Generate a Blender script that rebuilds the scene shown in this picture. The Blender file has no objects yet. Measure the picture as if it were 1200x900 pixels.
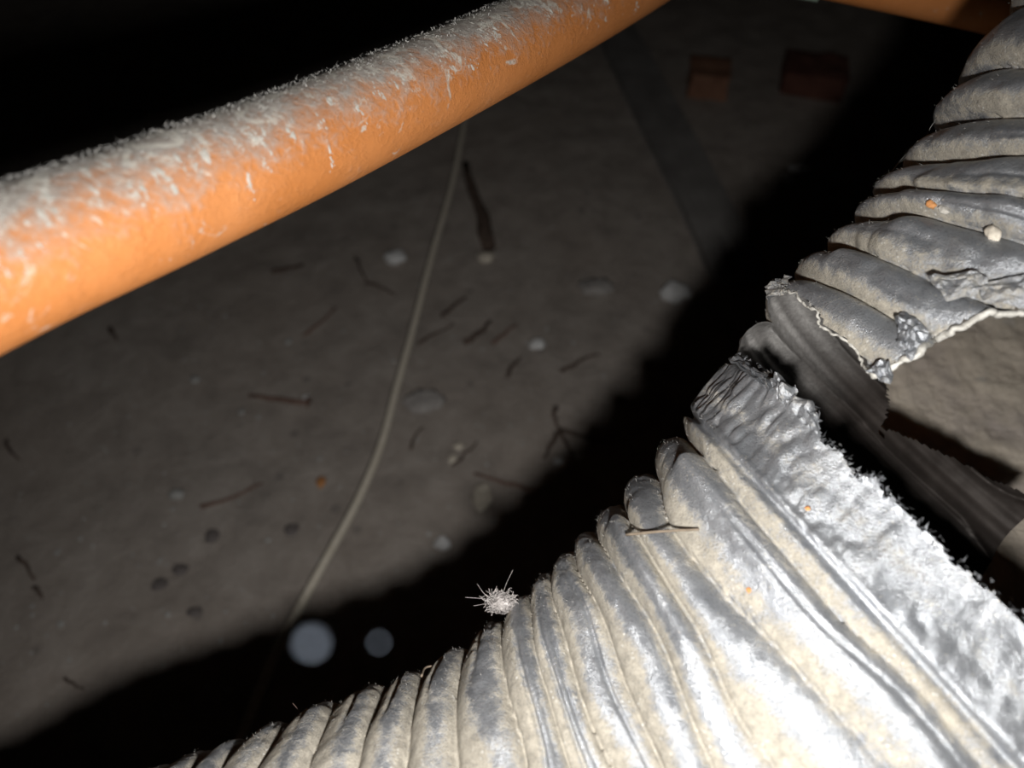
import bpy, bmesh, math, random
import numpy as np
from mathutils import Vector, Matrix, noise as mnoise

# ------------------------------------------------------------------ camera, world, flash, exposure
random.seed(7)
rng = np.random.default_rng(11)
SC = bpy.context.scene
COL = SC.collection
CAM = Vector((0, 0, 0.5))
PITCH = math.radians(52)
FPX = 867.0
cam_d = bpy.data.cameras.new('camera')
cam_d.sensor_width = 36
cam_d.lens = 36 * FPX / 1200
cam_d.clip_start = 0.004
cam_d.clip_end = 30
cam = bpy.data.objects.new('camera', cam_d)
cam.location = CAM
cam.rotation_euler = (math.radians(90) - PITCH, 0, 0)
COL.objects.link(cam)
SC.camera = cam
cam_d.dof.use_dof = True
cam_d.dof.focus_distance = 0.18
cam_d.dof.aperture_fstop = 11.5

XR = Vector((1, 0, 0))
YU = Vector((0, math.sin(PITCH), math.cos(PITCH)))
ZF = Vector((0, math.cos(PITCH), -math.sin(PITCH)))
MC = np.array([XR, YU, ZF])                     # rows: camera axes in the world


def P(px, py, depth):                           # pixel and depth along the view axis -> place in the crawl space
    return CAM + (XR * ((px - 600) / FPX) + YU * ((450 - py) / FPX) + ZF) * depth


def F(px, py, h=0.0):                           # pixel -> place on the floor (or on a level h above it)
    d = XR * ((px - 600) / FPX) + YU * ((450 - py) / FPX) + ZF
    return CAM + d * ((h - CAM.z) / d.z)


def proj(p):                                    # n x 3 world -> pixels
    q = (np.asarray(p) - np.array(CAM)) @ MC.T
    return np.stack([600 + FPX * q[..., 0] / q[..., 2], 450 - FPX * q[..., 1] / q[..., 2]], -1)


w = bpy.data.worlds.new('world')
SC.world = w
w.use_nodes = True
w.node_tree.nodes['Background'].inputs[0].default_value = (0.5, 0.55, 0.6, 1)
w.node_tree.nodes['Background'].inputs[1].default_value = 0.004

fl = bpy.data.lights.new('flash', 'SPOT')
fl.shadow_soft_size = 0.006
fl.spot_size = math.radians(145)
fl.spot_blend = 1.0
fl.energy = 3.6
fl.color = (1.0, 0.97, 0.93)
flo = bpy.data.objects.new('flash', fl)
flo.location = CAM + XR * 0.007 - YU * 0.033 - ZF * 0.014
flo.rotation_euler = (math.radians(90) - PITCH - math.radians(13), 0, 0)
COL.objects.link(flo)

SC.view_settings.view_transform = 'Standard'
SC.view_settings.look = 'None'
SC.view_settings.gamma = 1
SC.view_settings.use_curve_mapping = False
SC.view_settings.exposure = 0.0


# ------------------------------------------------------------------ helpers
def link(name, me, mat=None, parent=None, smooth=True):
    o = bpy.data.objects.new(name, me)
    COL.objects.link(o)
    if mat and not me.materials:
        me.materials.append(mat)
    if smooth and len(me.polygons):
        me.polygons.foreach_set('use_smooth', [True] * len(me.polygons))
    if parent:
        o.parent = parent
        o.matrix_parent_inverse = Matrix.Translation(parent.location).inverted() if parent.type == 'EMPTY' else parent.matrix_world.inverted()
    return o


def tag(o, label=None, cat=None, group=None, kind=None):
    if label: o['label'] = label
    if cat: o['category'] = cat
    if group: o['group'] = group
    if kind: o['kind'] = kind
    return o


def empty(name, loc, label, cat, group=None):
    o = bpy.data.objects.new(name, None)
    o.empty_display_size = 0.01
    o.location = loc
    COL.objects.link(o)
    return tag(o, label, cat, group)


def hash2(ix, iy, s):
    n = (ix * 374761393 + iy * 668265263 + s * 1442695041) & 0xFFFFFFFF
    n = ((n ^ (n >> 13)) * 1274126177) & 0xFFFFFFFF
    return ((n ^ (n >> 16)) & 0xFFFF) / 32767.5 - 1


def vn(x, y, s=0):                              # value noise, -1..1
    x = np.asarray(x, float) + 500.0; y = np.asarray(y, float) + 500.0
    ix = np.floor(x).astype(np.int64); iy = np.floor(y).astype(np.int64)
    fx = x - ix; fy = y - iy
    fx = fx * fx * (3 - 2 * fx); fy = fy * fy * (3 - 2 * fy)
    a = hash2(ix, iy, s); b = hash2(ix + 1, iy, s); c = hash2(ix, iy + 1, s); d = hash2(ix + 1, iy + 1, s)
    return (a + (b - a) * fx) * (1 - fy) + (c + (d - c) * fx) * fy


def fbm(x, y, s=0, n=3):
    t = 0; a = 1; tot = 0
    for i in range(n):
        t = t + a * vn(x * 2 ** i, y * 2 ** i, s + i); tot += a; a *= .5
    return t / tot


def sm(a, b, x):
    t = np.clip((x - a) / (b - a), 0, 1)
    return t * t * (3 - 2 * t)


def crom(xs, ys, x):                            # smooth curve through key values
    xs = np.asarray(xs, float); ys = np.asarray(ys, float)
    m = np.gradient(ys, xs, axis=0)
    i = np.clip(np.searchsorted(xs, x) - 1, 0, len(xs) - 2)
    h = xs[i + 1] - xs[i]; t = (x - xs[i]) / h
    return ((2 * t ** 3 - 3 * t ** 2 + 1) * ys[i] + (t ** 3 - 2 * t ** 2 + t) * h * m[i]
            + (-2 * t ** 3 + 3 * t ** 2) * ys[i + 1] + (t ** 3 - t ** 2) * h * m[i + 1])


def tube_data(pts, rad, seg=10, cap=True, jit=0, seed=0):
    pts = [Vector(p) for p in pts]
    n = len(pts)
    rads = rad if hasattr(rad, '__len__') else [rad] * n
    vs, fs = [], []
    t0 = (pts[1] - pts[0]).normalized()
    nrm = t0.orthogonal().normalized()
    rr = random.Random(seed)
    for i, p in enumerate(pts):
        t = (pts[min(i + 1, n - 1)] - pts[max(i - 1, 0)]).normalized()
        nrm = (nrm - t * nrm.dot(t)).normalized()
        b = t.cross(nrm)
        for j in range(seg):
            a = 2 * math.pi * j / seg
            r = rads[i] * (1 + jit * (rr.random() - .5))
            vs.append(p + (nrm * math.cos(a) + b * math.sin(a)) * r)
    for i in range(n - 1):
        for j in range(seg):
            k = (j + 1) % seg
            fs.append((i * seg + j, i * seg + k, (i + 1) * seg + k, (i + 1) * seg + j))
    if cap:
        fs.append(tuple(range(seg - 1, -1, -1)))
        fs.append(tuple((n - 1) * seg + j for j in range(seg)))
    return vs, fs


def mesh_of(name, vs, fs):
    me = bpy.data.meshes.new(name)
    me.from_pydata([tuple(v) for v in vs], [], fs)
    me.update()
    return me


class Bag:                                      # gathers many little pieces into one mesh
    def __init__(s): s.v = []; s.f = []
    def add(s, vs, fs):
        o = len(s.v); s.v += [tuple(v) for v in vs]; s.f += [tuple(i + o for i in f) for f in fs]
    def build(s, name, mat, parent=None, smooth=True):
        return link(name, mesh_of(name, s.v, s.f), mat, parent, smooth)


def smooth_path(pts, per=8):
    a = np.array([tuple(p) for p in pts]); k = np.arange(len(a))
    x = np.linspace(0, len(a) - 1, (len(a) - 1) * per + 1)
    return [Vector(crom(k, a, t)) for t in x]


# ------------------------------------------------------------------ materials
def mat(name):
    m = bpy.data.materials.new(name); m.use_nodes = True
    nt = m.node_tree
    return m, nt, nt.nodes['Principled BSDF']


def N(nt, typ, **kw):
    n = nt.nodes.new(typ)
    for k, v in kw.items():
        if k in n.inputs: n.inputs[k].default_value = v
        else: setattr(n, k, v)
    return n


def noise_node(nt, vec, scale, detail=5, rough=.6, dist=0):
    n = N(nt, 'ShaderNodeTexNoise', Scale=scale, Detail=detail, Roughness=rough, Distortion=dist)
    nt.links.new(vec, n.inputs['Vector'])
    return n.outputs['Fac']


def ramp(nt, fac, stops):
    r = nt.nodes.new('ShaderNodeValToRGB')
    el = r.color_ramp.elements
    while len(el) < len(stops): el.new(.5)
    for e, (p, c) in zip(el, stops):
        e.position = p
        e.color = (c, c, c, 1) if not hasattr(c, '__len__') else (*c, 1)
    nt.links.new(fac, r.inputs[0])
    return r.outputs[0]


def mixc(nt, fac, a, b, mode='MIX'):
    m = nt.nodes.new('ShaderNodeMix'); m.data_type = 'RGBA'; m.blend_type = mode
    for sock, v in ((m.inputs[0], fac), (m.inputs[6], a), (m.inputs[7], b)):
        if hasattr(v, 'links'): nt.links.new(v, sock)
        else: sock.default_value = v if not hasattr(v, '__len__') else (*v, 1)
    return m.outputs[2]


def mth(nt, op, a, b=0.0, clamp=False):
    m = nt.nodes.new('ShaderNodeMath'); m.operation = op; m.use_clamp = clamp
    for s, v in ((m.inputs[0], a), (m.inputs[1], b)):
        if hasattr(v, 'links'): nt.links.new(v, s)
        else: s.default_value = v
    return m.outputs[0]


def bump(nt, bsdf, h, strength, dist):
    b = N(nt, 'ShaderNodeBump', Strength=strength, Distance=dist)
    nt.links.new(h, b.inputs['Height']); nt.links.new(b.outputs[0], bsdf.inputs['Normal'])


def objc(nt):
    return nt.nodes.new('ShaderNodeTexCoord').outputs['Object']


def simple(name, c1, c2, scale=200, rough=.9, metal=0.0, b=.4, bd=.0004):
    m, nt, s = mat(name)
    v = objc(nt)
    f = noise_node(nt, v, scale)
    nt.links.new(ramp(nt, f, [(.35, c1), (.65, c2)]), s.inputs['Base Color'])
    s.inputs['Roughness'].default_value = rough
    s.inputs['Metallic'].default_value = metal
    s.inputs['Specular IOR Level'].default_value = .3
    bump(nt, s, f, b, bd)
    return m


def floor_material(name, tone=1.0, warm=1.0):
    m, nt, s = mat(name)
    v = objc(nt)
    big = noise_node(nt, v, 5, 6, .6)
    mid = noise_node(nt, v, 28, 8, .68, .3)
    fine = noise_node(nt, v, 260, 6, .7)
    c = ramp(nt, mid, [(.3, (.20 * tone, .175 * tone, .158 * tone)), (.5, (.31 * tone, .275 * tone, .255 * tone / warm)), (.72, (.42 * tone, .38 * tone, .36 * tone / warm))])
    c = mixc(nt, ramp(nt, big, [(.35, 0.0), (.7, .5)]), c, (.25 * tone, .20 * tone, .165 * tone))
    spots = N(nt, 'ShaderNodeTexVoronoi', Scale=38.0); nt.links.new(v, spots.inputs['Vector'])
    sp = ramp(nt, spots.outputs['Distance'], [(.10, .55), (.2, 0.0)])
    gate = ramp(nt, noise_node(nt, v, 9, 2), [(.5, 0.0), (.6, 1.0)])
    c = mixc(nt, mth(nt, 'MULTIPLY', sp, gate), c, (.10, .09, .09))
    pale = ramp(nt, noise_node(nt, v, 75, 3, .5), [(.68, 0.0), (.78, .5)])
    c = mixc(nt, pale, c, (.5, .49, .47))
    c = mixc(nt, mth(nt, 'MULTIPLY', fine, .35), c, (.42 * tone, .39 * tone, .36 * tone))
    nt.links.new(c, s.inputs['Base Color'])
    s.inputs['Roughness'].default_value = .95
    s.inputs['Specular IOR Level'].default_value = .2
    bump(nt, s, mth(nt, 'ADD', mid, mth(nt, 'MULTIPLY', fine, .3)), .8, .005)
    return m


M_floor = floor_material('dusty_screed', 1.12, 1.03)
M_foot = floor_material('dusty_footing', 1.9, 1.15)
M_block = simple('block_wall', (.16, .15, .14), (.25, .24, .22), 30)
M_timber = simple('old_timber', (.10, .075, .055), (.17, .125, .09), 25)


def foil_material(name, dust_gain=1.0, shine=1.0):
    m, nt, s = mat(name)
    v = objc(nt)
    at = N(nt, 'ShaderNodeAttribute', attribute_name='dust')
    n1 = noise_node(nt, v, 70, 7, .72, .4)
    n2 = noise_node(nt, v, 420, 5, .75)
    n3 = noise_node(nt, v, 2000, 3, .8)
    d = mth(nt, 'ADD', mth(nt, 'MULTIPLY', at.outputs['Fac'], dust_gain), mth(nt, 'MULTIPLY', mth(nt, 'SUBTRACT', n1, .5), 1.5))
    d = mth(nt, 'ADD', d, mth(nt, 'MULTIPLY', mth(nt, 'SUBTRACT', n2, .5), 1.4))
    d = mth(nt, 'ADD', d, mth(nt, 'MULTIPLY', mth(nt, 'SUBTRACT', n3, .5), 1.3), True)
    dust = ramp(nt, d, [(.22, .06), (.72, 1.0)])
    dustc = ramp(nt, n2, [(.3, (.21, .193, .16)), (.72, (.41, .38, .32))])
    foilc = ramp(nt, n1, [(.3, (.23, .247, .275)), (.7, (.43, .45, .48))])
    vor = N(nt, 'ShaderNodeTexVoronoi', Scale=900.0); nt.links.new(v, vor.inputs['Vector'])
    speck = mth(nt, 'MULTIPLY', ramp(nt, vor.outputs['Distance'], [(.16, 1.0), (.26, 0.0)]), ramp(nt, noise_node(nt, v, 160, 3), [(.5, 0.0), (.62, 1.0)]))
    cc = mixc(nt, dust, foilc, dustc)
    cc = mixc(nt, mth(nt, 'MULTIPLY', ramp(nt, n3, [(.52, 0.0), (.66, 1.0)]), .5), cc, (.08, .08, .085))
    cc = mixc(nt, speck, cc, (.50, .49, .46))
    nt.links.new(cc, s.inputs['Base Color'])
    nt.links.new(ramp(nt, dust, [(0, .68 * shine), (1, .02)]), s.inputs['Metallic'])
    nt.links.new(ramp(nt, dust, [(0, .33), (.4, .48), (1, .92)]), s.inputs['Roughness'])
    bump(nt, s, mth(nt, 'ADD', mth(nt, 'MULTIPLY', d, .6), mth(nt, 'MULTIPLY', n3, .5)), .45, .0007)
    return m


M_foil = foil_material('dusty_foil')
M_rim = foil_material('crinkled_foil', .62, 1.05)

M_shaded_liner, nt_, s_l = mat('shaded_foil_liner')  # near-black colour stands in for the shade inside the torn duct
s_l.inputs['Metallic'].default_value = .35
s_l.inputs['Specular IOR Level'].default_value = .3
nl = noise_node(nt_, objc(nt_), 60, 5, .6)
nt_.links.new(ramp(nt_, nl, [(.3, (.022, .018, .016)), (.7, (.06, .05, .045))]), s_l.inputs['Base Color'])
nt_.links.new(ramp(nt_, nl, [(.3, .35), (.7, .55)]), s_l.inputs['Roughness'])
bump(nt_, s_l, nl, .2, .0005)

M_shaded_strip = M_shaded_liner
at_ = N(nt_, 'ShaderNodeAttribute', attribute_name='dust')  # on the liner this attribute carries painted shade, dark to bright
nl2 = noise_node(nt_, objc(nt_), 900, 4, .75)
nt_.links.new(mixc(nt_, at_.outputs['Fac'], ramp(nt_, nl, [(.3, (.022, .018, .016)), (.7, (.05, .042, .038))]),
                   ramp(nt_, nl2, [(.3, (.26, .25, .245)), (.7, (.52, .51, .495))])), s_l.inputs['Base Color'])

# ------------------------------------------------------------------ setting
GX, GY = 260, 260
xs = np.linspace(-1.5, 1.5, GX); ys = np.linspace(-.5, 2.4, GY)
X, Y = np.meshgrid(xs, ys, indexing='ij')


def floor_h(x, y):
    return .004 * fbm(np.asarray(x) * 6, np.asarray(y) * 6, 3, 3) + .0012 * vn(np.asarray(x) * 60, np.asarray(y) * 60, 9) - .003


Z = floor_h(X, Y)
vs = np.stack([X, Y, Z], -1).reshape(-1, 3)
idx = np.arange(GX * GY).reshape(GX, GY)
fs = np.stack([idx[:-1, :-1], idx[1:, :-1], idx[1:, 1:], idx[:-1, 1:]], -1).reshape(-1, 4)
tag(link('floor', mesh_of('floor', vs, fs.tolist()), M_floor), 'dusty grey screed floor of the crawl space', kind='structure')


def box(name, lo, hi, m, parent=None, bevel=0.0):
    bm = bmesh.new()
    bmesh.ops.create_cube(bm, size=1)
    for vv in bm.verts:
        vv.co = Vector([lo[i] + (vv.co[i] + .5) * (hi[i] - lo[i]) for i in range(3)])
    if bevel:
        bmesh.ops.bevel(bm, geom=bm.edges[:], offset=bevel, segments=2, affect='EDGES')
    me = bpy.data.meshes.new(name); bm.to_mesh(me); bm.free()
    return link(name, me, m, parent, False)


tag(box('wall_back', (-1.5, 2.38, -.02), (1.5, 2.5, .95), M_block), kind='structure')
tag(box('wall_left', (-1.6, -.5, -.02), (-1.48, 2.5, .95), M_block), kind='structure')
tag(box('wall_right', (1.48, -.5, -.02), (1.6, 2.5, .95), M_block), kind='structure')
ceil = tag(box('ceiling', (-1.5, -.5, .93), (1.5, 2.5, .96), M_timber), kind='structure')
for k in range(6):
    x = -1.2 + .48 * k
    box('joist', (x, -.5, .78), (x + .05, 2.4, .935), M_timber, ceil)

# raised footing that shows through the tear
bm = bmesh.new()
ft = [(1200, 350), (1200, 800), (1600, 780)]
FH = .235
top = [F(a, b, FH) for a, b in ft]
NX = 70
xa = .148; xb = max(p.x for p in top); ya = min(p.y for p in top); yb = max(p.y for p in top)
g = [[bm.verts.new((xa + (xb - xa) * i / NX, ya + (yb - ya) * j / NX,
      FH + .0012 * float(vn(i * .35, j * .35, 5)) + .0008 * float(vn(i * 1.1, j * 1.1, 6)))) for j in range(NX + 1)] for i in range(NX + 1)]
for i in range(NX):
    for j in range(NX):
        bm.faces.new((g[i][j], g[i + 1][j], g[i + 1][j + 1], g[i][j + 1]))
per = [g[i][0] for i in range(NX + 1)] + [g[NX][j] for j in range(1, NX + 1)] + [g[i][NX] for i in range(NX - 1, -1, -1)] + [g[0][j] for j in range(NX - 1, 0, -1)]
low = [bm.verts.new((q.co.x, q.co.y, -.01)) for q in per]
for i in range(len(per)):
    j = (i + 1) % len(per)
    bm.faces.new((per[j], per[i], low[i], low[j]))
me = bpy.data.meshes.new('concrete_footing'); bm.to_mesh(me); bm.free()
tag(link('concrete_footing', me, M_foot), 'raised tan concrete footing seen through the torn hole in the foil duct', 'footing')

# ------------------------------------------------------------------ flexible foil duct
keys = [  # ring number, pixel where its crest leaves the dark, slope of the ring, distance of its centre, lean
    (-6, 1560, -520, -6, .30, .4), (-3, 1370, -270, -2, .265, .4),
    (0, 1192, -18, 3, .235, .38), (1, 1133, 72, 7, .228, .37), (2, 1098, 125, 11, .221, .36), (3, 1064, 178, 16, .214, .34),
    (4, 1028, 214, 21, .207, .32), (5, 1006, 243, 26, .201, .3), (6, 976, 275, 31, .195, .27), (7, 940, 305, 36, .19, .23),
    (8, 904, 340, 40, .185, .2), (9, 872, 392, 43, .18, .13), (10, 837, 438, 46, .176, .07), (11, 806, 478, 48, .173, .02),
    (12, 776, 520, 50.5, .171, -.03), (13, 738, 563, 53, .17, -.07), (14, 706, 600, 56, .17, -.1), (15, 680, 627, 59, .17, -.12),
    (16, 657, 652, 62, .171, -.14), (17, 632, 676, 65.5, .172, -.16), (18, 608, 700, 69, .173, -.18), (19, 570, 733, 74, .175, -.2),
    (20, 526, 762, 79, .178, -.22), (21, 477, 788, 85, .182, -.24), (22, 430, 805, 90, .186, -.26), (23, 374, 824, 94, .19, -.28),
    (24, 320, 848, 97, .195, -.3), (25, 276, 866, 100, .2, -.31), (26, 232, 882, 102, .205, -.32), (27, 190, 897, 104, .21, -.33),
    (30, 60, 960, 108, .23, -.36), (34, -130, 1050, 112, .255, -.4)]
K = np.array(keys, float)
K[:, 4] *= np.interp(K[:, 0], [-6, 0, 10, 16, 28, 34], [1.08, 1.08, 1.22, 1.22, 1.08, 1.06])
RAD = .086
FLATTEN = .60                                       # the duct is squashed a little towards the footing
per_ring = 26
kk = np.arange(-6, 34.0001, 1 / per_ring)
NK = len(kk)
prm = np.array([crom(K[:, 0], K[:, 1:], k) for k in kk])
# theta: 0 on the edge that shows against the dark, 90 deg towards the lens; denser on the near side
th = np.concatenate([np.linspace(-100, -8, 100, endpoint=False), np.linspace(-8, 150, 400, endpoint=False), np.linspace(150, 260, 60, endpoint=False)])
NT = len(th)
rx = (prm[:, 0] - 600) / FPX; ry = (450 - prm[:, 1]) / FPX
r = np.stack([rx, ry, np.ones(NK)], -1); r /= np.linalg.norm(r, axis=1)[:, None]
sl = np.radians(prm[:, 2])
u = np.stack([np.cos(sl), -np.sin(sl), np.zeros(NK)], -1)
u -= r * (u * r).sum(1)[:, None]; u /= np.linalg.norm(u, axis=1)[:, None]
sa = RAD / prm[:, 3]; ca = np.sqrt(1 - sa ** 2)
C = prm[:, 3:4] * (ca[:, None] * r + sa[:, None] * u)
S = (prm[:, 3] * ca)[:, None] * r
e1 = (S - C) / RAD
wv = np.cross(u, r)                                # along the duct
wv *= np.sign((wv * np.array([.5, .5, 0])).sum(1))[:, None]
for i in range(1, NK):
    if (wv[i] * wv[i - 1]).sum() < 0: wv[i] *= -1
if wv[NK // 2] @ np.array([.6, .6, 0]) < 0: wv *= -1
lean = prm[:, 4][:, None]
e3 = np.cos(lean) * (-r) + np.sin(lean) * wv
axis = np.cross(e1, e3)

TH, KK = np.meshgrid(th, kk)                       # NK x NT
tr = np.radians(TH)
side = np.sin(np.clip(tr, 0, math.pi / 2))         # 0 on the edge, 1 facing the lens
# wandering ridges
wob = .34 * vn(KK * .55, TH / 38, 21) * sm(0, 40, np.abs(TH)) + .16 * vn(KK * 1.1, TH / 15, 22) * sm(0, 30, np.abs(TH))
ph = KK + wob
amp = .0060 * (1 + .45 * sm(9, 4, KK)) * (.78 + .42 * vn(np.round(ph) * 3.7, TH / 45, 23))
ridge = np.abs(np.cos(np.pi * ph)) ** .52
h = amp * (ridge - 1)
# second small rib riding on some ridges
sub = sm(.05, .6, vn(KK * .45, TH / 50, 24))
h += -.0018 * sub * np.exp(-((ph - np.round(ph) - .06) / .06) ** 2)
h += -.0011 * sm(.1, .7, vn(KK * .7, TH / 60, 34)) * np.exp(-((ph - np.round(ph) + .24) / .045) ** 2)
h += .00030 * np.sin(2 * np.pi * 4.3 * KK + TH / 20) * sm(6, -8, TH) * sm(5, 6.5, KK) * sm(15, 13, KK)
# crushed places
h += .0026 * fbm(KK * .35, TH / 28, 25, 2) * sm(0, 30, TH)
h += .00045 * fbm(KK * 2.2, TH / 5, 26, 3)
upper = sm(9, 6, KK)
h += upper * (.0022 * fbm(KK * .8, TH / 14, 27, 3) * sm(4, 25, TH))
ang = .25 + .75 * np.abs(vn(KK * 1.6, TH / 9, 28))
h -= upper * .0016 * (1 - ang) * sm(4, 30, TH)
# torn rim band: flat crinkled foil
band = sm(9.45, 9.75, KK) * sm(11.05, 10.8, KK)
cr = np.abs(vn(KK * 2.2 + TH / 17, TH / 2.9, 31)) + .6 * np.abs(vn(KK * 3.0, TH / 1.5, 32))
flat = -.0008 - .0006 * (11 - KK) + .0009 * (cr - .5) + .0008 * vn(KK * .8, TH / 7, 33)
h = h * (1 - band) + flat * band
h -= .0030 * np.exp(-((KK - 11.05) / .09) ** 2)
# tongue ridges that start with a round nose
def tongue(k0, t0, t1, wd, hh):
    return hh * np.exp(-((KK - k0) / wd) ** 2) * sm(t0, t0 + 5, TH) * sm(t1 + 25, t1, TH)
h += tongue(11.75, 22, 110, .33, .0030)
h += tongue(13.55, 14, 95, .28, .0024)
h += tongue(4.5, 18, 100, .3, .0026) + tongue(6.6, 14, 100, .26, .0022)
inside = sm(9.75, 9.2, KK) * sm(8.0, 8.5, KK)      # the strip left hanging in the tear
RR = RAD + h
Pc = C[:, None, :] + RR[..., None] * (np.cos(tr)[..., None] * e1[:, None, :] + FLATTEN * np.sin(tr)[..., None] * e3[:, None, :])
W = np.array(CAM) + Pc @ MC
PX = proj(W)

dphase = ph - np.round(ph)
dust = .44 + .50 * np.sin(2 * np.pi * (ph - .12)) + .22 * fbm(KK * .6, TH / 25, 40, 3)
dust += .38 * sm(12, 22, KK) - .08 * sm(11, 9, KK) - .55 * sm(6, 1, KK) * sm(40, 8, TH) * (.5 + .5 * np.sin(2 * np.pi * (ph - .35))) - .38 * sm(16, 9, KK) * sm(20, 60, TH) - .28 * band  # first term paints the lower left brighter, making up for weak light there
dust -= .30 * np.exp(-(dphase / .12) ** 2) * 0
dust[TH < -4] -= .2
dust = np.clip(dust, 0, 1.3)
shade_zone = (TH < -10) | ((KK > 8.5) & (KK < 9.5) & (TH < 60))
inner = sm(-62, -18, TH) * (1 - .75 * sm(8.7, 9.7, KK)) * (.75 + .25 * np.sin(2 * np.pi * 2.3 * KK + TH / 25))  # painted shade inside the tear, darker with angle and towards the lower sleeve
dust = np.where(shade_zone & (KK > 5.5) & (KK < 15), inner, dust)  # inner wall values are shade, the rest dust


def inside_poly(pts, poly):
    x, y = pts[..., 0], pts[..., 1]
    res = np.zeros(x.shape, bool)
    n = len(poly)
    for i in range(n):
        x1, y1 = poly[i]; x2, y2 = poly[(i + 1) % n]
        if y1 == y2: continue
        c = ((y1 > y) != (y2 > y)) & (x < (x2 - x1) * (y - y1) / (y2 - y1) + x1)
        res ^= c
    return res


near_tear = [(856, 408), (868, 416), (880, 428), (905, 436), (918, 455), (935, 466), (957, 480), (962, 512), (985, 530), (1003, 558), (1018, 552),
             (1030, 557), (1040, 577), (1080, 615), (1120, 655), (1175, 705), (1210, 733), (1400, 880), (1600, 900), (1600, 400), (1400, 380), (1290, 372),
             (1200, 366), (1170, 366), (1150, 375), (1120, 383), (1092, 403), (1060, 422), (1045, 434), (1030, 432), (1018, 441), (1010, 425), (1000, 408),
             (978, 394), (962, 383), (958, 370), (945, 357), (930, 346), (915, 340), (900, 338), (885, 360), (868, 380)]
far_tear = [(1040, 330), (1036, 420), (1042, 455), (1043, 478), (1036, 503), (1016, 530), (1040, 500), (1110, 532), (1200, 578), (1300, 630), (1600, 800), (1600, 250), (1100, 250)]  # lower edge raised so the painted dark wall fills the hole's shadow zone
jit = np.stack([fbm(KK * 5, TH / 1.6, 51, 2), fbm(KK * 5, TH / 1.6, 52, 2)], -1)
PXj = PX + jit * 7
near = (TH > 3) & (TH < 165)
cut = near & inside_poly(PXj, near_tear) & (KK > 0) & (KK < 14)
cut |= (~near) & (TH < -14) & inside_poly(PX + jit * 2.5, far_tear) & (KK > 2) & (KK < 14)
cut |= (TH > 165) & (KK > 5) & (KK < 10)


def grid_part(name, k0, k1, m, parent, t0=-999, t1=999):
    i0 = int(round((k0 + 6) * per_ring)); i1 = int(round((k1 + 6) * per_ring))
    n = i1 - i0 + 1
    idx = np.arange(n * NT).reshape(n, NT)
    nxt = np.roll(idx, -1, 1)
    q = np.stack([idx[:-1], nxt[:-1], nxt[1:], idx[1:]], -1)
    c = cut[i0:i1 + 1]; cn = np.roll(c, -1, 1)
    inside_t = ((th >= t0) & (th < t1))[None, :]
    keep = ~(c[:-1] | cn[:-1] | cn[1:] | c[1:]) & inside_t
    q = q[keep]
    v = W[i0:i1 + 1].reshape(-1, 3)
    used = np.unique(q)
    remap = -np.ones(len(v), int); remap[used] = np.arange(len(used))
    me = bpy.data.meshes.new(name)
    q = remap[q]
    me.vertices.add(len(used)); me.vertices.foreach_set('co', v[used].ravel())
    me.loops.add(q.size); me.loops.foreach_set('vertex_index', q.ravel())
    me.polygons.add(len(q)); me.polygons.foreach_set('loop_start', np.arange(0, q.size, 4))
    me.polygons.foreach_set('loop_total', np.full(len(q), 4))
    me.update(calc_edges=True); me.validate()
    a = me.attributes.new('dust', 'FLOAT', 'POINT')
    a.data.foreach_set('value', dust[i0:i1 + 1].ravel()[used].astype(np.float32))
    o = link(name, me, m, parent)
    return o


duct = empty('foil_duct', Vector(W[int(12 * per_ring), 60]), 'corrugated silver foil duct, dusty and torn open, running up the right side', 'duct')
s1 = grid_part('upper_sleeve', -6, 5.5, M_foil, duct)
s1b = grid_part('upper_sleeve', 5.5, 8.5, M_foil, duct, -10)
s2 = grid_part('torn_strip', 5.5, 9.5, M_shaded_strip, duct, -999, -10)
s2b = grid_part('torn_strip', 8.5, 9.5, M_shaded_strip, duct, -10, 60)
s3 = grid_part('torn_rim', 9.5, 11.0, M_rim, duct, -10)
s5 = grid_part('inner_wall', 9.5, 15, M_shaded_liner, duct, -999, -10)
s4b = grid_part('lower_sleeve', 11.0, 15, M_foil, duct, -10)
s4 = grid_part('lower_sleeve', 15, 34, M_foil, duct)
tag(s3, 'flat crinkled shiny foil band ending in a ragged edge')
tag(s2, 'smooth inner wall of foil with shade painted in, left between the torn ends')


def surf(px, py):                                  # nearest point of the duct's near side under a pixel
    dd = (PX[..., 0] - px) ** 2 + (PX[..., 1] - py) ** 2 + np.where((TH > -4) & (TH < 130), 0, 1e6)
    i, j = np.unravel_index(np.argmin(dd), dd.shape)
    p = Vector(W[i, j])
    a = Vector(W[min(i + 6, NK - 1), j] - W[max(i - 6, 0), j]); b = Vector(W[i, (j + 8) % NT] - W[i, (j - 8) % NT])
    n = a.cross(b).normalized()
    if n.dot(CAM - p) < 0: n = -n
    return p, n


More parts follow.
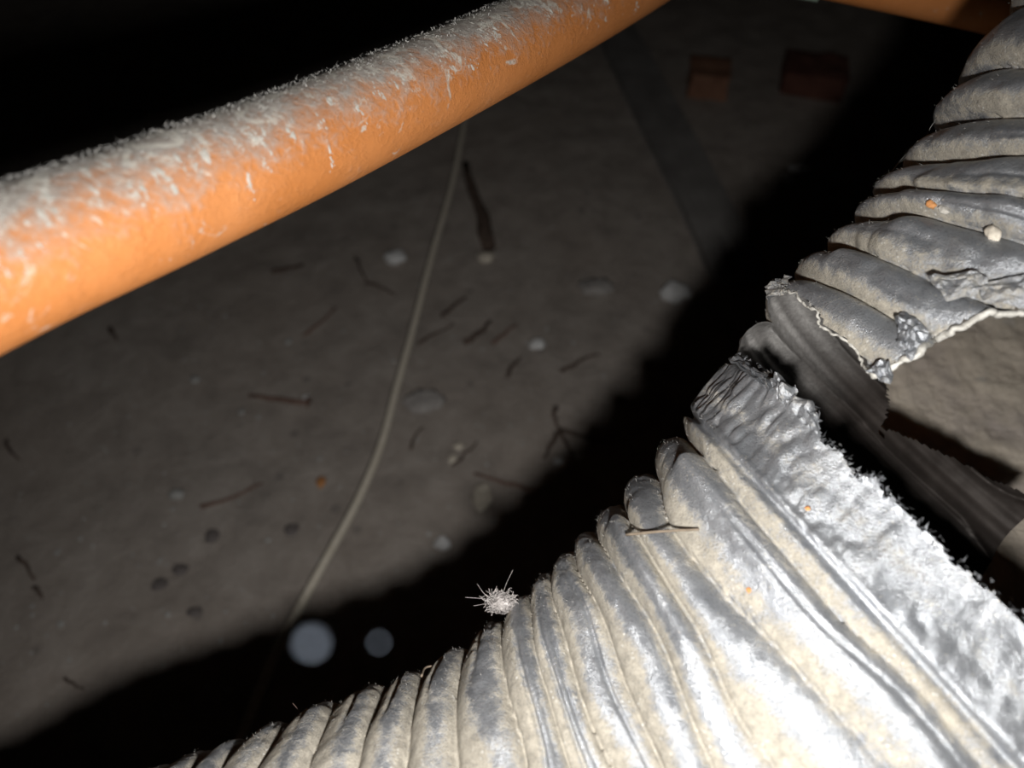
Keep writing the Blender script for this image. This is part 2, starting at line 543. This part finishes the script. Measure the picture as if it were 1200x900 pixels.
def crumple(name, pts, m, parent, amp=.0012, seed=1, sub=5, lift=.0008, label=None, dustv=.15):
    """a curled scrap of foil: outline of pixels on the duct, raised and crinkled"""
    base = [surf(*p) for p in pts]
    co = [b[0] + b[1] * lift for b in base]
    cen = sum(co, Vector()) / len(co)
    nn = sum((b[1] for b in base), Vector()).normalized()
    bm = bmesh.new()
    c0 = bm.verts.new(cen + nn * amp)
    vv = [bm.verts.new(c) for c in co]
    for i in range(len(vv)):
        bm.faces.new((c0, vv[i], vv[(i + 1) % len(vv)]))
    bmesh.ops.subdivide_edges(bm, edges=bm.edges[:], cuts=sub, use_grid_fill=True)
    for q in bm.verts:
        nz = mnoise.noise_vector(q.co * 420 + Vector((seed, seed, 0))); n2 = mnoise.noise_vector(q.co * 1200 + Vector((0, seed, seed)))
        q.co += nn * (abs(nz.x) * amp * 1.6 + n2.x * amp * .5) + nz * amp * .5
    me = bpy.data.meshes.new(name); bm.to_mesh(me); bm.free()
    a = me.attributes.new('dust', 'FLOAT', 'POINT')
    a.data.foreach_set('value', [dustv] * len(me.vertices))
    o = link(name, me, m, parent, False)
    so = o.modifiers.new('thickness', 'SOLIDIFY'); so.thickness = .00015
    if label: o['label'] = label
    return o


crumple('foil_shred', [(858, 424), (868, 418), (884, 432), (900, 446), (905, 462), (885, 450)], M_rim, duct, .0010, 3)
crumple('foil_shred', [(903, 450), (918, 446), (934, 462), (930, 482), (915, 474)], M_rim, duct, .0014, 5)
crumple('foil_shred', [(928, 468), (952, 476), (960, 492), (962, 512), (940, 500)], M_rim, duct, .0014, 8)
crumple('foil_shred', [(898, 330), (905, 320), (918, 318), (930, 326), (926, 342), (906, 352)], M_rim, duct, .0020, 11, dustv=.5)
crumple('foil_shred', [(1018, 437), (1034, 428), (1046, 424), (1047, 440), (1045, 455), (1036, 452)], M_rim, duct, .0013, 14)
crumple('foil_shred', [(1050, 385), (1060, 366), (1080, 380), (1092, 400), (1070, 425), (1055, 410)], M_rim, duct, .0016, 17)
crumple('foil_flap', [(1085, 338), (1150, 324), (1162, 330), (1146, 356), (1110, 360)], M_foil, duct, .0008, 20, lift=.0025, dustv=.35)
crumple('foil_flap', [(1150, 332), (1215, 326), (1215, 366), (1150, 362)], M_foil, duct, .0008, 23, lift=.0020, dustv=.3)

# pale rolled edge along the upper tear, ragged burr along the lower one
M_edge = simple('pale_torn_edge', (.34, .33, .30), (.60, .59, .55), 500, .6, .15, .8)
rp = [(1022, 440), (1045, 432), (1062, 422), (1080, 412), (1093, 402), (1108, 393), (1122, 385), (1140, 378), (1158, 372), (1180, 370), (1200, 369), (1225, 370)]
pp = smooth_path([surf(*p)[0] + surf(*p)[1] * .0004 for p in rp], 10)
rd = [.0007 * (1 + .5 * mnoise.noise(Vector((i * .11, 0, 0))) + .35 * mnoise.noise(Vector((i * .45, 3, 0)))) for i in range(len(pp))]
tv, tf = tube_data([p + mnoise.noise_vector(Vector((i * .16, 7, 0))) * .0009 for i, p in enumerate(pp)], rd, 9, True, .18, 3)
tag(link('torn_edge', mesh_of('torn_edge', tv, tf), M_edge, duct), 'pale curled edge of the torn foil')
rp2 = [(918, 338), (932, 346), (945, 356), (958, 368), (963, 383), (978, 393), (1000, 407), (1009, 424), (1017, 438)]
pp = smooth_path([surf(*p)[0] + surf(*p)[1] * .0002 for p in rp2], 10)
tv, tf = tube_data([p + mnoise.noise_vector(Vector((i * .3, 2, 5))) * .0006 for i, p in enumerate(pp)],
                   [.00030 * (1 + .9 * mnoise.noise(Vector((i * .4, 9, 0)))) for i in range(len(pp))], 7, True, .3, 6)
tag(link('torn_edge', mesh_of('torn_edge', tv, tf), M_edge, duct), 'thin pale ragged edge over the dark inner wall')
bag = Bag()
lowp = [(868, 416), (905, 440), (935, 468), (957, 484), (962, 512), (985, 532), (1003, 558), (1030, 558), (1040, 577), (1080, 615), (1120, 655), (1175, 705), (1215, 737)]
lp = smooth_path([surf(*p)[0] for p in lowp], 9)
nn = surf(1000, 570)[1]
for p in lp:
    for _ in range(2):
        a = p + Vector([random.gauss(0, .0005) for _ in range(3)])
        d1 = Vector([random.gauss(0, 1) for _ in range(3)]).normalized() * random.uniform(.0004, .0015)
        d2 = Vector([random.gauss(0, 1) for _ in range(3)]).normalized() * random.uniform(.0004, .0015)
        d3 = nn * random.uniform(.0003, .001)
        bag.add([a, a + d1, a + d2, a + d3], [(0, 1, 3), (1, 2, 3), (2, 0, 3), (0, 2, 1)])
tag(bag.build('torn_burr', M_rim, duct, False), kind='stuff')

# ------------------------------------------------------------------ copper pipe
def copper_material():
    m, nt, s = mat('dusty_copper')
    s.inputs['Specular IOR Level'].default_value = .25
    v = objc(nt)
    at = N(nt, 'ShaderNodeAttribute', attribute_name='dust')
    n1 = noise_node(nt, v, 110, 7, .7, .5)
    n2 = noise_node(nt, v, 600, 5, .75, .4)
    n3 = noise_node(nt, v, 30, 4, .6)
    cop = ramp(nt, n3, [(.3, (.52, .185, .045)), (.7, (.62, .25, .085))])
    d = mth(nt, 'ADD', at.outputs['Fac'], mth(nt, 'MULTIPLY', mth(nt, 'SUBTRACT', n1, .5), 1.5))
    d = mth(nt, 'ADD', d, mth(nt, 'MULTIPLY', mth(nt, 'SUBTRACT', n2, .5), 1.1), True)
    dust = ramp(nt, d, [(.22, 0.03), (.55, .45), (.95, .92)])
    c = mixc(nt, dust, cop, ramp(nt, n2, [(.3, (.20, .20, .19)), (.7, (.42, .41, .385))]))
    patch = mth(nt, 'ADD', noise_node(nt, v, 170, 5, .7, 1.2), mth(nt, 'MULTIPLY', at.outputs['Fac'], .14))
    c = mixc(nt, mth(nt, 'MULTIPLY', ramp(nt, patch, [(.64, 0.0), (.72, 1.0)]), .8), c, (.58, .56, .50))
    gr = N(nt, 'ShaderNodeAttribute', attribute_name='green')
    c = mixc(nt, gr.outputs['Fac'], c, (.30, .55, .48))
    nt.links.new(c, s.inputs['Base Color'])
    nt.links.new(ramp(nt, dust, [(0, .15), (1, 0.0)]), s.inputs['Metallic'])
    nt.links.new(ramp(nt, dust, [(0, .55), (1, .95)]), s.inputs['Roughness'])
    bump(nt, s, mth(nt, 'ADD', d, mth(nt, 'MULTIPLY', n2, .4)), .5, .0007)
    return m


M_cop = copper_material()
PR = .011


def pz(x): return FPX * .022 / max(172 - .128 * x, 40)


cen = [(-520, 560), (-260, 435), (0, 314), (200, 233), (400, 148), (600, 53), (720, -8), (815, -62)]
run1 = [P(x, y, pz(x)) for x, y in cen]
run1 = [run1[0] + (run1[0] - run1[1]).normalized() * .35] + run1
run2 = [P(885, -56, .285), P(975, -39, .280), P(1150, 1, .298), P(1300, 45, .39), P(1700, 150, .56)]
pipe = empty('copper_pipe', run1[3], 'orange copper pipe furred with grey dust crossing above the floor', 'pipe')


def pipe_part(name, pts, rad, parent, dustv, seg=64, green=None, per=30):
    pth = smooth_path(pts, per)
    v, f = tube_data(pth, rad, seg, True)
    me = mesh_of(name, v, f)
    a = me.attributes.new('dust', 'FLOAT', 'POINT'); g = me.attributes.new('green', 'FLOAT', 'POINT')
    da, ga = [], []
    upn = (YU * .93 - ZF * .12 - XR * .35).normalized()           # the side on which the dust has settled
    for i in range(len(v)):
        k = i // seg
        n = (v[i] - pth[k]).normalized()
        x = n.dot(upn)
        da.append(min(1.2, max(0, dustv + .75 * x)))
        ga.append(green(k / len(pth)) if green else 0.0)
    a.data.foreach_set('value', da); g.data.foreach_set('value', ga)
    return link(name, me, M_cop, parent), pth


p1, path1 = pipe_part('pipe_run', run1, PR, pipe, .50, 72)
tag(p1, 'long dust furred copper length')
el_pts = [run1[-1] - (run1[-1] - run1[-2]).normalized() * .006, run1[-1] + (run1[-1] - run1[-2]).normalized() * .004,
          run1[-1].lerp(run2[0], .5) + YU * .006, run2[0], run2[0] + (run2[1] - run2[0]).normalized() * .028]
pipe_part('elbow', el_pts, PR * 1.13, pipe, .0, 40, lambda t: .75 if t > .9 else 0.0, 10)
p2, path2 = pipe_part('pipe_run', run2, PR, pipe, -.2, 60, lambda t: max(0, .8 - t * 12))
tag(p2, 'cleaner copper length passing behind the duct')

M_fuzz = simple('lint_grey', (.30, .30, .29), (.46, .45, .43), 900, 1, 0, 0)
M_flake = simple('pale_flake', (.36, .345, .31), (.50, .48, .44), 900, 1, 0, .5)


def frame_at(path, t):
    i = min(int(t), len(path) - 2); f = t - i
    p = path[i].lerp(path[i + 1], f); tn = (path[i + 1] - path[i]).normalized()
    return p, tn


# visible stretch of the run: pixels from -40 to 800
vis = [i for i, p in enumerate(path1) if -60 < proj(np.array(p)[None])[0][0] < 830]
i0, i1 = vis[0], vis[-1] - 1
up_dir = (YU * .93 - ZF * .12 - XR * .35).normalized()


def pipe_point(t, phi):
    p, tn = frame_at(path1, t)
    a = (up_dir - tn * up_dir.dot(tn)).normalized(); b = tn.cross(a)
    if b.dot(ZF) > 0: b = -b                                       # b towards the lens
    n = a * math.cos(phi) + b * math.sin(phi)
    return p + n * PR, n, tn


bag = Bag()
for _ in range(9000):
    t = random.uniform(i0, i1); phi = abs(random.gauss(0, .75)) - .5
    if phi > 1.9: continue
    p, n, tn = pipe_point(t, phi)
    L = random.uniform(.0003, .0008) * (2 if random.random() < .03 else 1)
    d = (n * random.uniform(.15, 1) + Vector([random.gauss(0, .6) for _ in range(3)])).normalized()
    q = p + d * L * .5 + n * .0001; e = p + (d + Vector([random.gauss(0, .5) for _ in range(3)])).normalized() * L
    sdir = d.cross(Vector([random.gauss(0, 1) for _ in range(3)])).normalized() * random.uniform(.00003, .00007)
    bag.add([p - sdir, p + sdir, q + sdir, q - sdir, e], [(0, 1, 2, 3), (3, 2, 4)])
tag(bag.build('dust_fibres', M_fuzz, pipe, False), kind='stuff')
bag = Bag()
cl = [(random.uniform(i0, i1), random.gauss(.9, .55)) for _ in range(170)]
for _ in range(1900):
    t, phi = random.choice(cl); t += random.gauss(0, .28); phi += random.gauss(0, .10); t = min(max(t, i0), i1)
    p, n, tn = pipe_point(t, phi)
    s = random.uniform(.00012, .0004) * (2.2 if random.random() < .1 else 1)
    a = tn; b = n.cross(tn)
    m_ = random.randint(5, 7); ring = []
    for j in range(m_):
        aa = 2 * math.pi * j / m_
        rr = s * random.uniform(.5, 1.2)
        ring.append(p + a * math.cos(aa) * rr * .7 + b * math.sin(aa) * rr * 1.3)
    bag.add(ring + [p + n * s * random.uniform(.15, .5)], [(j, (j + 1) % m_, m_) for j in range(m_)])
tag(bag.build('lint_flakes', M_flake, pipe, True), kind='stuff')

# the two biggest clumps on the pipe
def clump(name, p, n, size, m, parent=None, seed=0, flat=.6, sub=3, rough=.35):
    bm = bmesh.new(); bmesh.ops.create_icosphere(bm, subdivisions=sub, radius=1)
    rot = n.to_track_quat('Z', 'Y')
    for q in bm.verts:
        c = q.co.copy(); k = 1 + rough * mnoise.noise(c * 1.5 + Vector((seed * 3.1, 0, 0))) + rough * .6 * mnoise.noise(c * 4 + Vector((0, seed * 2.3, 0)))
        c *= k; c.z *= flat
        q.co = rot @ Vector((c.x * size[0], c.y * size[1], c.z * size[0]))
    me = bpy.data.meshes.new(name); bm.to_mesh(me); bm.free()
    o = link(name, me, m)
    o.location = p
    if parent:
        o.parent = parent; o.matrix_parent_inverse = Matrix.Translation(parent.location).inverted()
    return o


# ------------------------------------------------------------------ grey cable
M_cable = simple('grey_cable', (.56, .51, .42), (.68, .63, .54), 300, .7, 0, .3)
cpx = [(566, 40), (556, 90), (545, 140), (530, 215), (506, 300), (484, 385), (466, 450), (447, 520), (420, 585), (385, 650), (352, 710), (322, 768), (296, 830), (270, 900)]
hh = [.030, .028, .026, .024, .022, .020, .018, .016, .014, .012, .009, .006, .004, .004]
cp = smooth_path([F(x, y, q) for (x, y), q in zip(cpx, hh)], 8)
v, f = tube_data(cp, [.0028 + .0007 * i / len(cp) for i in range(len(cp))], 12)
tag(link('electric_cable', mesh_of('electric_cable', v, f), M_cable), 'thin beige grey cable curving down from under the copper pipe', 'cable')


# ------------------------------------------------------------------ things on the floor
M_white = simple('pale_stone', (.60, .60, .60), (.82, .83, .84), 200)
M_beige = simple('beige_stone', (.55, .50, .42), (.74, .68, .58), 120)
M_grey = simple('grey_stone', (.34, .34, .33), (.44, .44, .43), 90)
M_mortar = simple('old_mortar', (.30, .28, .27), (.42, .40, .385), 90)
M_dark = simple('dark_stone', (.12, .105, .10), (.19, .17, .165), 90)
M_orange = simple('orange_chip', (.42, .18, .06), (.55, .27, .11), 90)
M_twig = simple('dark_twig', (.07, .05, .04), (.14, .10, .08), 150)
M_rust = simple('rusty_iron', (.15, .09, .07), (.23, .15, .12), 200)
M_brick = simple('broken_brick', (.22, .11, .07), (.32, .17, .11), 60)
M_redbrick = simple('dark_brick', (.10, .04, .03), (.16, .07, .05), 60)
M_batten = simple('grey_batten', (.17, .16, .155), (.24, .23, .22), 25)


def fz(p): return float(floor_h(p.x, p.y))


def stone(px, py, w, h_, m, label, cat='stone', name='pebble', group=None, seed=0, flat=.45):
    p = F(px, py)
    d = (p - CAM).dot(ZF)
    a, b = w / 2 / FPX * d, h_ / 2 / FPX * d * 1.1
    p.z = fz(p) + a * flat * .5
    o = clump(name, p, Vector((0, 0, 1)), (a, b), m, None, seed, flat)
    return tag(o, label, cat, group)


stone(463, 300, 28, 20, M_white, 'bluish white flattened pebble just left of the cable below the copper pipe', seed=1)
stone(792, 342, 36, 28, M_grey, 'large pale grey pebble on the floor left of the duct shadow', seed=2).data.materials[0] = M_white
stone(630, 401, 20, 15, M_white, 'small bright white oval pebble in the middle of the floor', seed=3)
stone(518, 634, 19, 17, M_white, 'round whitish pebble below the beige stone near the duct shadow', seed=4)
stone(565, 580, 22, 32, M_beige, 'upright beige stone chip beside the long rusty nail', seed=5)
stone(537, 521, 13, 9, M_beige, 'upper of two small beige chips at mid floor', seed=6)
stone(530, 537, 10, 14, M_beige, 'lower of two small beige chips at mid floor', seed=7)
stone(655, 540, 12, 9, M_white, 'small white chip at the foot of the forked twig', seed=8)
stone(678, 535, 9, 5, M_white, 'tiny bright sliver right of the forked twig', seed=9)
stone(495, 470, 44, 30, M_mortar, 'wide flat grey mortar patch right of the cable', 'mortar', 'mortar_patch', seed=10, flat=.12)
stone(700, 332, 40, 26, M_mortar, 'faint flat grey mortar lump near the large pale pebble', 'mortar', 'mortar_patch', seed=11, flat=.15)
stone(375, 562, 11, 14, M_orange, 'small orange brown chip left of the cable', 'chip', 'brick_chip', seed=12)
stone(925, 205, 13, 15, M_white, 'left one of two pale scraps in the dark beside the duct', 'scrap', 'plastic_scrap', seed=13)
stone(938, 195, 24, 10, M_white, 'right one of two pale scraps in the dark beside the duct', 'scrap', 'plastic_scrap', seed=14)
stone(205, 577, 18, 12, M_grey, 'grey lump on the left part of the floor above the dark spots', seed=15)
stone(227, 442, 12, 10, M_grey, 'small grey pebble under the left end of the copper pipe', seed=16)
stone(337, 397, 8, 8, M_grey, 'tiny pale pebble beside the short twig under the pipe', seed=17)
stone(358, 463, 10, 9, M_white, 'tiny pale chip lying on the end of the rusty nail left of the cable', seed=18)
stone(282, 480, 8, 8, M_grey, 'tiny pale chip left of the rusty nail', seed=19)
stone(500, 625, 10, 5, M_white, 'thin pale sliver below the beige stone', seed=20) if False else None
for n_, (x, y, a, b, wh) in enumerate([(185, 683, 20, 14, 'between the two others'), (210, 665, 18, 13, 'topmost, right of its fellows'), (227, 716, 17, 12, 'nearest the duct shadow'),
                                       (247, 626, 16, 18, 'highest, with a reddish tint'), (340, 618, 18, 14, 'close beside the cable')]):
    stone(x, y, a, b, M_dark, 'dark flat clod on the left floor, ' + wh, 'clod', 'dirt_clod', seed=30 + n_, flat=.15)


def stick(px1, px2, wpx, m, label, cat, name, bend=.0, lift=.002, seed=0, taper=.5):
    a = F(*px1); b = F(*px2)
    for q in (a, b): q.z = fz(q) + lift
    rr = random.Random(seed)
    d = ((a + b) / 2 - CAM).dot(ZF); r0 = wpx / 2 / FPX * d
    n = 7; side_ = (b - a).cross(Vector((0, 0, 1))).normalized()
    pts = []
    for i in range(n):
        t = i / (n - 1)
        pts.append(a.lerp(b, t) + side_ * (bend * math.sin(math.pi * t) * (b - a).length + rr.gauss(0, r0 * .4)) + Vector((0, 0, rr.random() * r0 * .4 + r0 * .5)))
    v, f = tube_data(pts, [r0 * (1 - taper * i / (n - 1)) * rr.uniform(.85, 1.15) for i in range(n)], 7)
    o = link(name, mesh_of(name, v, f), m)
    return tag(o, label, cat) if label else o


def nail(px1, px2, wpx, label, seed=0):                            # rusty nail: shank with a flat head at the first end
    a = F(*px1); t = empty('rusty_nail', a, label, 'nail')
    o = stick(px1, px2, wpx, M_rust, None, None, 'shank', 0, .002, seed, .3)
    o.parent = t; o.matrix_parent_inverse = Matrix.Translation(a).inverted()
    a.z = fz(a) + .004; b = F(*px2); b.z = a.z
    d = (b - a).normalized(); r0 = wpx / FPX * (a - CAM).dot(ZF) * 1.1
    v, f = tube_data([a - d * .0015, a, a + d * .0012], [r0 * .9, r0, r0 * .6], 12)
    link('head', mesh_of('head', v, f), M_rust, t)


nail((360, 470), (292, 463), 6, 'rusty nail left of the cable with a pale chip on its head')
nail((630, 578), (556, 555), 5, 'rusty nail running right of the beige stone towards the duct shadow', 2)
forked = empty('forked_twig', F(655, 505), 'dark forked twig with three prongs near the duct shadow', 'twig')
for i_, (a, b, wd) in enumerate([((650, 478), (656, 508), 6), ((656, 506), (638, 538), 7), ((656, 506), (672, 535), 6), ((658, 503), (712, 520), 5)]):
    o = stick(a, b, wd, M_twig, None, None, 'prong', .05, .001, 40 + i_)
    o.parent = forked; o.matrix_parent_inverse = Matrix.Translation(forked.location).inverted()
tw = [((545, 402), (575, 374), 7, 'short thick black twig at centre floor, blackest of its row'),
      ((578, 402), (604, 379), 5, 'reddish thin twig just right of the blackest twig'),
      ((490, 402), (531, 378), 4, 'thin curved twig crossing close right of the cable'),
      ((518, 369), (545, 346), 5, 'small twig above the others right of the cable'),
      ((658, 436), (702, 414), 5, 'dark twig right of and below the bright white oval pebble'),
      ((595, 441), (611, 418), 5, 'stubby twig just left of and below the bright white oval pebble'),
      ((355, 391), (393, 358), 4, 'thin reddish twig under the copper pipe left of the cable'),
      ((318, 318), (355, 308), 6, 'dark bark sliver close under the copper pipe'),
      ((415, 300), (428, 330), 4, 'left arm of the bent wire like twig beside the bluish pebble'),
      ((428, 330), (462, 343), 4, 'lower arm of the bent wire like twig beside the bluish pebble'),
      ((234, 592), (306, 563), 5, 'long faint brown twig on the left floor beside the grey lump'),
      ((530, 545), (560, 517), 4, 'twig leaning against the small beige chips'),
      ((480, 525), (496, 500), 4, 'faint twig between the cable and the beige chips'),
      ((20, 652), (40, 680), 5, 'upper black leaf strip at the far left of the floor'),
      ((40, 688), (50, 702), 5, 'lower black leaf strip at the far left of the floor'),
      ((75, 795), (98, 808), 4, 'black curled strip at the lower left near the duct shadow'),
      ((5, 515), (22, 537), 4, 'black strip at the left border under the pipe'),
      ((128, 384), (138, 395), 6, 'small black bud under the left part of the copper pipe')]
for i_, (a, b, wd, lb) in enumerate(tw):
    stick(a, b, wd, M_rust if 'reddish' in lb or 'brown' in lb else M_twig, lb, 'twig', 'twig', random.uniform(-.08, .08), .0008, 60 + i_)

# iron stake with a pale stone foot, batten, bricks
stick((545, 195), (572, 292), 9, M_twig, 'dark tapering stake lying right of the cable under the pipe', 'stake', 'wooden_stake', 0, .003, 99, -.9)
stone(569, 300, 20, 15, M_beige, 'small beige chip at the foot of the dark stake', seed=51)


def slab(name, a, b, wpx, hgt, m, label, cat):
    A = F(*a); B = F(*b); A.z = B.z = 0
    d = (B - A).normalized(); s_ = d.cross(Vector((0, 0, 1)))
    wd = wpx / FPX * ((A + B) / 2 - CAM).dot(ZF) / 2
    bm = bmesh.new()
    bmesh.ops.create_cube(bm, size=1)
    L = (B - A).length
    bmesh.ops.subdivide_edges(bm, edges=bm.edges[:], cuts=6, use_grid_fill=True)
    for q in bm.verts:
        c = q.co.copy()
        q.co = (A + B) / 2 + d * c.x * L + s_ * c.y * 2 * wd + Vector((0, 0, (c.z + .5) * hgt - .003))
        q.co += mnoise.noise_vector(q.co * 45) * min(.004, wd * .12)
    bmesh.ops.bevel(bm, geom=[e for e in bm.edges if e.calc_face_angle(0) > 1], offset=.0015, segments=1, affect='EDGES')
    me = bpy.data.meshes.new(name); bm.to_mesh(me); bm.free()
    return tag(link(name, me, m, None, False), label, cat)


slab('timber_batten', (716, 30), (868, 330), 50, .012, M_batten, 'dark grey timber batten lying slantwise on the far floor', 'batten')
slab('brick_fragment', (806, 100), (850, 104), 42, .03, M_brick, 'orange brown brick fragment in the dark at the far end of the batten', 'brick')
slab('brick_fragment', (915, 95), (985, 105), 50, .03, M_redbrick, 'almost black red brick fragment beyond the orange one', 'brick')

# grit scattered on the floor
bag = Bag()
for _ in range(900):
    x = random.uniform(0, 1000); y = random.uniform(60, 850)
    if x > 780 or (x > 680 and y < 340): continue
    p = F(x, y); p.z = fz(p)
    s = random.choice([.0006, .0009, .0013, .002]) * random.uniform(.6, 1.2)
    v = [p + Vector((math.cos(a) * s * random.uniform(.6, 1.3), math.sin(a) * s * random.uniform(.6, 1.3), 0)) for a in (0, 1.2, 2.5, 3.8, 5)]
    bag.add(v + [p + Vector((0, 0, s * .8))], [(i, (i + 1) % 5, 5) for i in range(5)])
tag(bag.build('floor_grit', M_grey), 'fine pale grit strewn over the crawl space floor', 'grit', kind='stuff')

# ------------------------------------------------------------------ things resting on the duct
M_lint = simple('lint_white', (.30, .28, .27), (.50, .47, .46), 900, 1, 0, 0)
lp0, ln0 = surf(592, 712)
lc = P(587, 706, (lp0 - CAM).dot(ZF))
lint = empty('lint_ball', lc, 'small white lint ball with stray fibres on the duct edge', 'lint')
bag = Bag()
for _ in range(420):
    d = Vector([random.gauss(0, 1) for _ in range(3)]).normalized()
    rr = .0030 * random.random() ** .5
    a = lc + Vector((d.x * rr * 1.25, d.y * rr * .9, d.z * rr * .9))
    pts = [a]
    dr = Vector([random.gauss(0, 1) for _ in range(3)]).normalized()
    for _ in range(4):
        dr = (dr + Vector([random.gauss(0, .7) for _ in range(3)])).normalized()
        pts.append(pts[-1] + dr * random.uniform(.0003, .0007))
    bag.add(*tube_data(pts, .00006, 3, False))
tag(bag.build('fluff', M_lint, lint), kind='stuff')
clump('core', lc, Vector((0, 0, 1)), (.0019, .0016), M_lint, lint, 4, .8, 3, .6)
for i_, (dx, dy) in enumerate([(14, -38), (-28, -22), (-32, 4), (-18, -14), (-42, -6)]):
    q = P(587 + dx, 706 + dy, (lp0 - CAM).dot(ZF) - .002)
    mid = lc.lerp(q, .5) + Vector([random.gauss(0, .0006) for _ in range(3)])
    v, f = tube_data(smooth_path([lc, mid, q], 5), .00004, 4)
    link('fibre', mesh_of('fibre', v, f), M_lint, lint)

M_straw = simple('dry_straw', (.12, .095, .07), (.2, .16, .12), 300)


def on_duct(pxs, r0, m, name, label, cat, lift=.0012):
    pts = []
    for p in pxs:
        a, n = surf(*p); pts.append(a + n * lift)
    v, f = tube_data(smooth_path(pts, 5), r0, 7)
    return tag(link(name, mesh_of(name, v, f), m), label, cat)


a, n_a = surf(735, 629); b, n_b = surf(822, 621)
pts = [a + n_a * .001, a.lerp(b, .5) + (n_a + n_b).normalized() * .0012, b + n_b * .0008]
v, f = tube_data(smooth_path(pts, 5), [.00035 - .00001 * i for i in range(11)], 7)
tag(link('straw', mesh_of('straw', v, f), M_straw), 'thin brown straw lying across the ridges of the lower duct', 'straw')
on_duct([(505, 772), (501, 785), (497, 798)], .00025, M_straw, 'straw', 'tiny upright straw at the duct edge left of the lint ball', 'straw')
q0, _ = surf(352, 838); dq = (q0 - CAM).dot(ZF)
v, f = tube_data(smooth_path([P(351, 845, dq), P(349, 832, dq), P(343, 824, dq)], 5), .00007, 4)
tag(link('hair', mesh_of('hair', v, f), M_twig), 'short curled hair standing on the lower left duct edge', 'hair')


def grain(px, py, w_, h_, m, name, label, cat, seed):
    a, n = surf(px, py); d = (a - CAM).dot(ZF)
    o = clump(name, a + n * w_ / FPX * d * .2, n, (w_ / 2 / FPX * d, h_ / 2 / FPX * d), m, None, seed, .6)
    return tag(o, label, cat)


grain(1093, 240, 13, 9, M_orange, 'brick_crumb', 'orange crumb lodged between ridges of the upper duct', 'crumb', 3)
grain(1106, 247, 14, 9, M_flake, 'mortar_crumb', 'cream crumb beside the orange crumb on the upper duct', 'crumb', 4)
grain(1163, 277, 26, 14, M_beige, 'seed_husk', 'tan seed husk in a fold of the upper duct', 'seed', 5)
grain(948, 596, 6, 6, M_orange, 'brick_crumb', 'tiny orange crumb on the lower duct below the crinkled rim', 'crumb', 6)
grain(878, 690, 6, 6, M_orange, 'brick_crumb', 'tiny orange crumb halfway down the lower duct ridges', 'crumb', 7)

# cobweb threads and dust fibres along the duct edge
bag = Bag()
for _ in range(2600):
    i = random.randint(int(5.5 * per_ring), int(33 * per_ring)); j = int(np.searchsorted(th, random.gauss(6, 14)))
    j = max(0, min(NT - 1, j))
    if cut[i, j]: continue
    p = Vector(W[i, j]); o_ = Vector(W[i, j]) - (CAM + Vector(C[i] @ MC)); n = o_.normalized()
    L = random.uniform(.0003, .0010)
    d = (n + Vector([random.gauss(0, .7) for _ in range(3)])).normalized()
    sd = d.cross(Vector([random.gauss(0, 1) for _ in range(3)])).normalized() * .00003
    bag.add([p - sd, p + sd, p + d * L], [(0, 1, 2)])
tag(bag.build('dust_fibres', M_fuzz, duct, False), kind='stuff')
web = empty('cobweb', surf(1045, 200)[0], 'faint cobweb threads bridging two ridges at the upper duct edge', 'cobweb')
for a_, b_ in [((1064, 178), (1040, 208)), ((1062, 184), (1046, 200)), ((1098, 138), (1086, 160))]:
    d1 = (surf(*a_)[0] - CAM).dot(ZF)
    m_ = P((a_[0] + b_[0]) / 2 - 2, (a_[1] + b_[1]) / 2 + 1, d1)
    v, f = tube_data([P(*a_, d1), m_, P(*b_, d1)], .00005, 4)
    link('thread', mesh_of('thread', v, f), M_fuzz, web)

# dust motes hanging in the air close to the flash
M_mote = simple('mote', (.034, .041, .055), (.05, .06, .076), 900, 1, 0, 0)
for x, y, z, s, lb in [(365, 752, .034, .00033, 'large pale blurred dust mote in the dark beside the lower end of the cable'),
                       (444, 752, .045, .00018, 'smaller pale blurred dust mote in the dark right of the large one')]:
    o = clump('dust_mote', P(x, y, z), Vector((0, 0, 1)), (s, s), M_mote, None, 3, .9, 2, .2)
    tag(o, lb, 'dust mote')
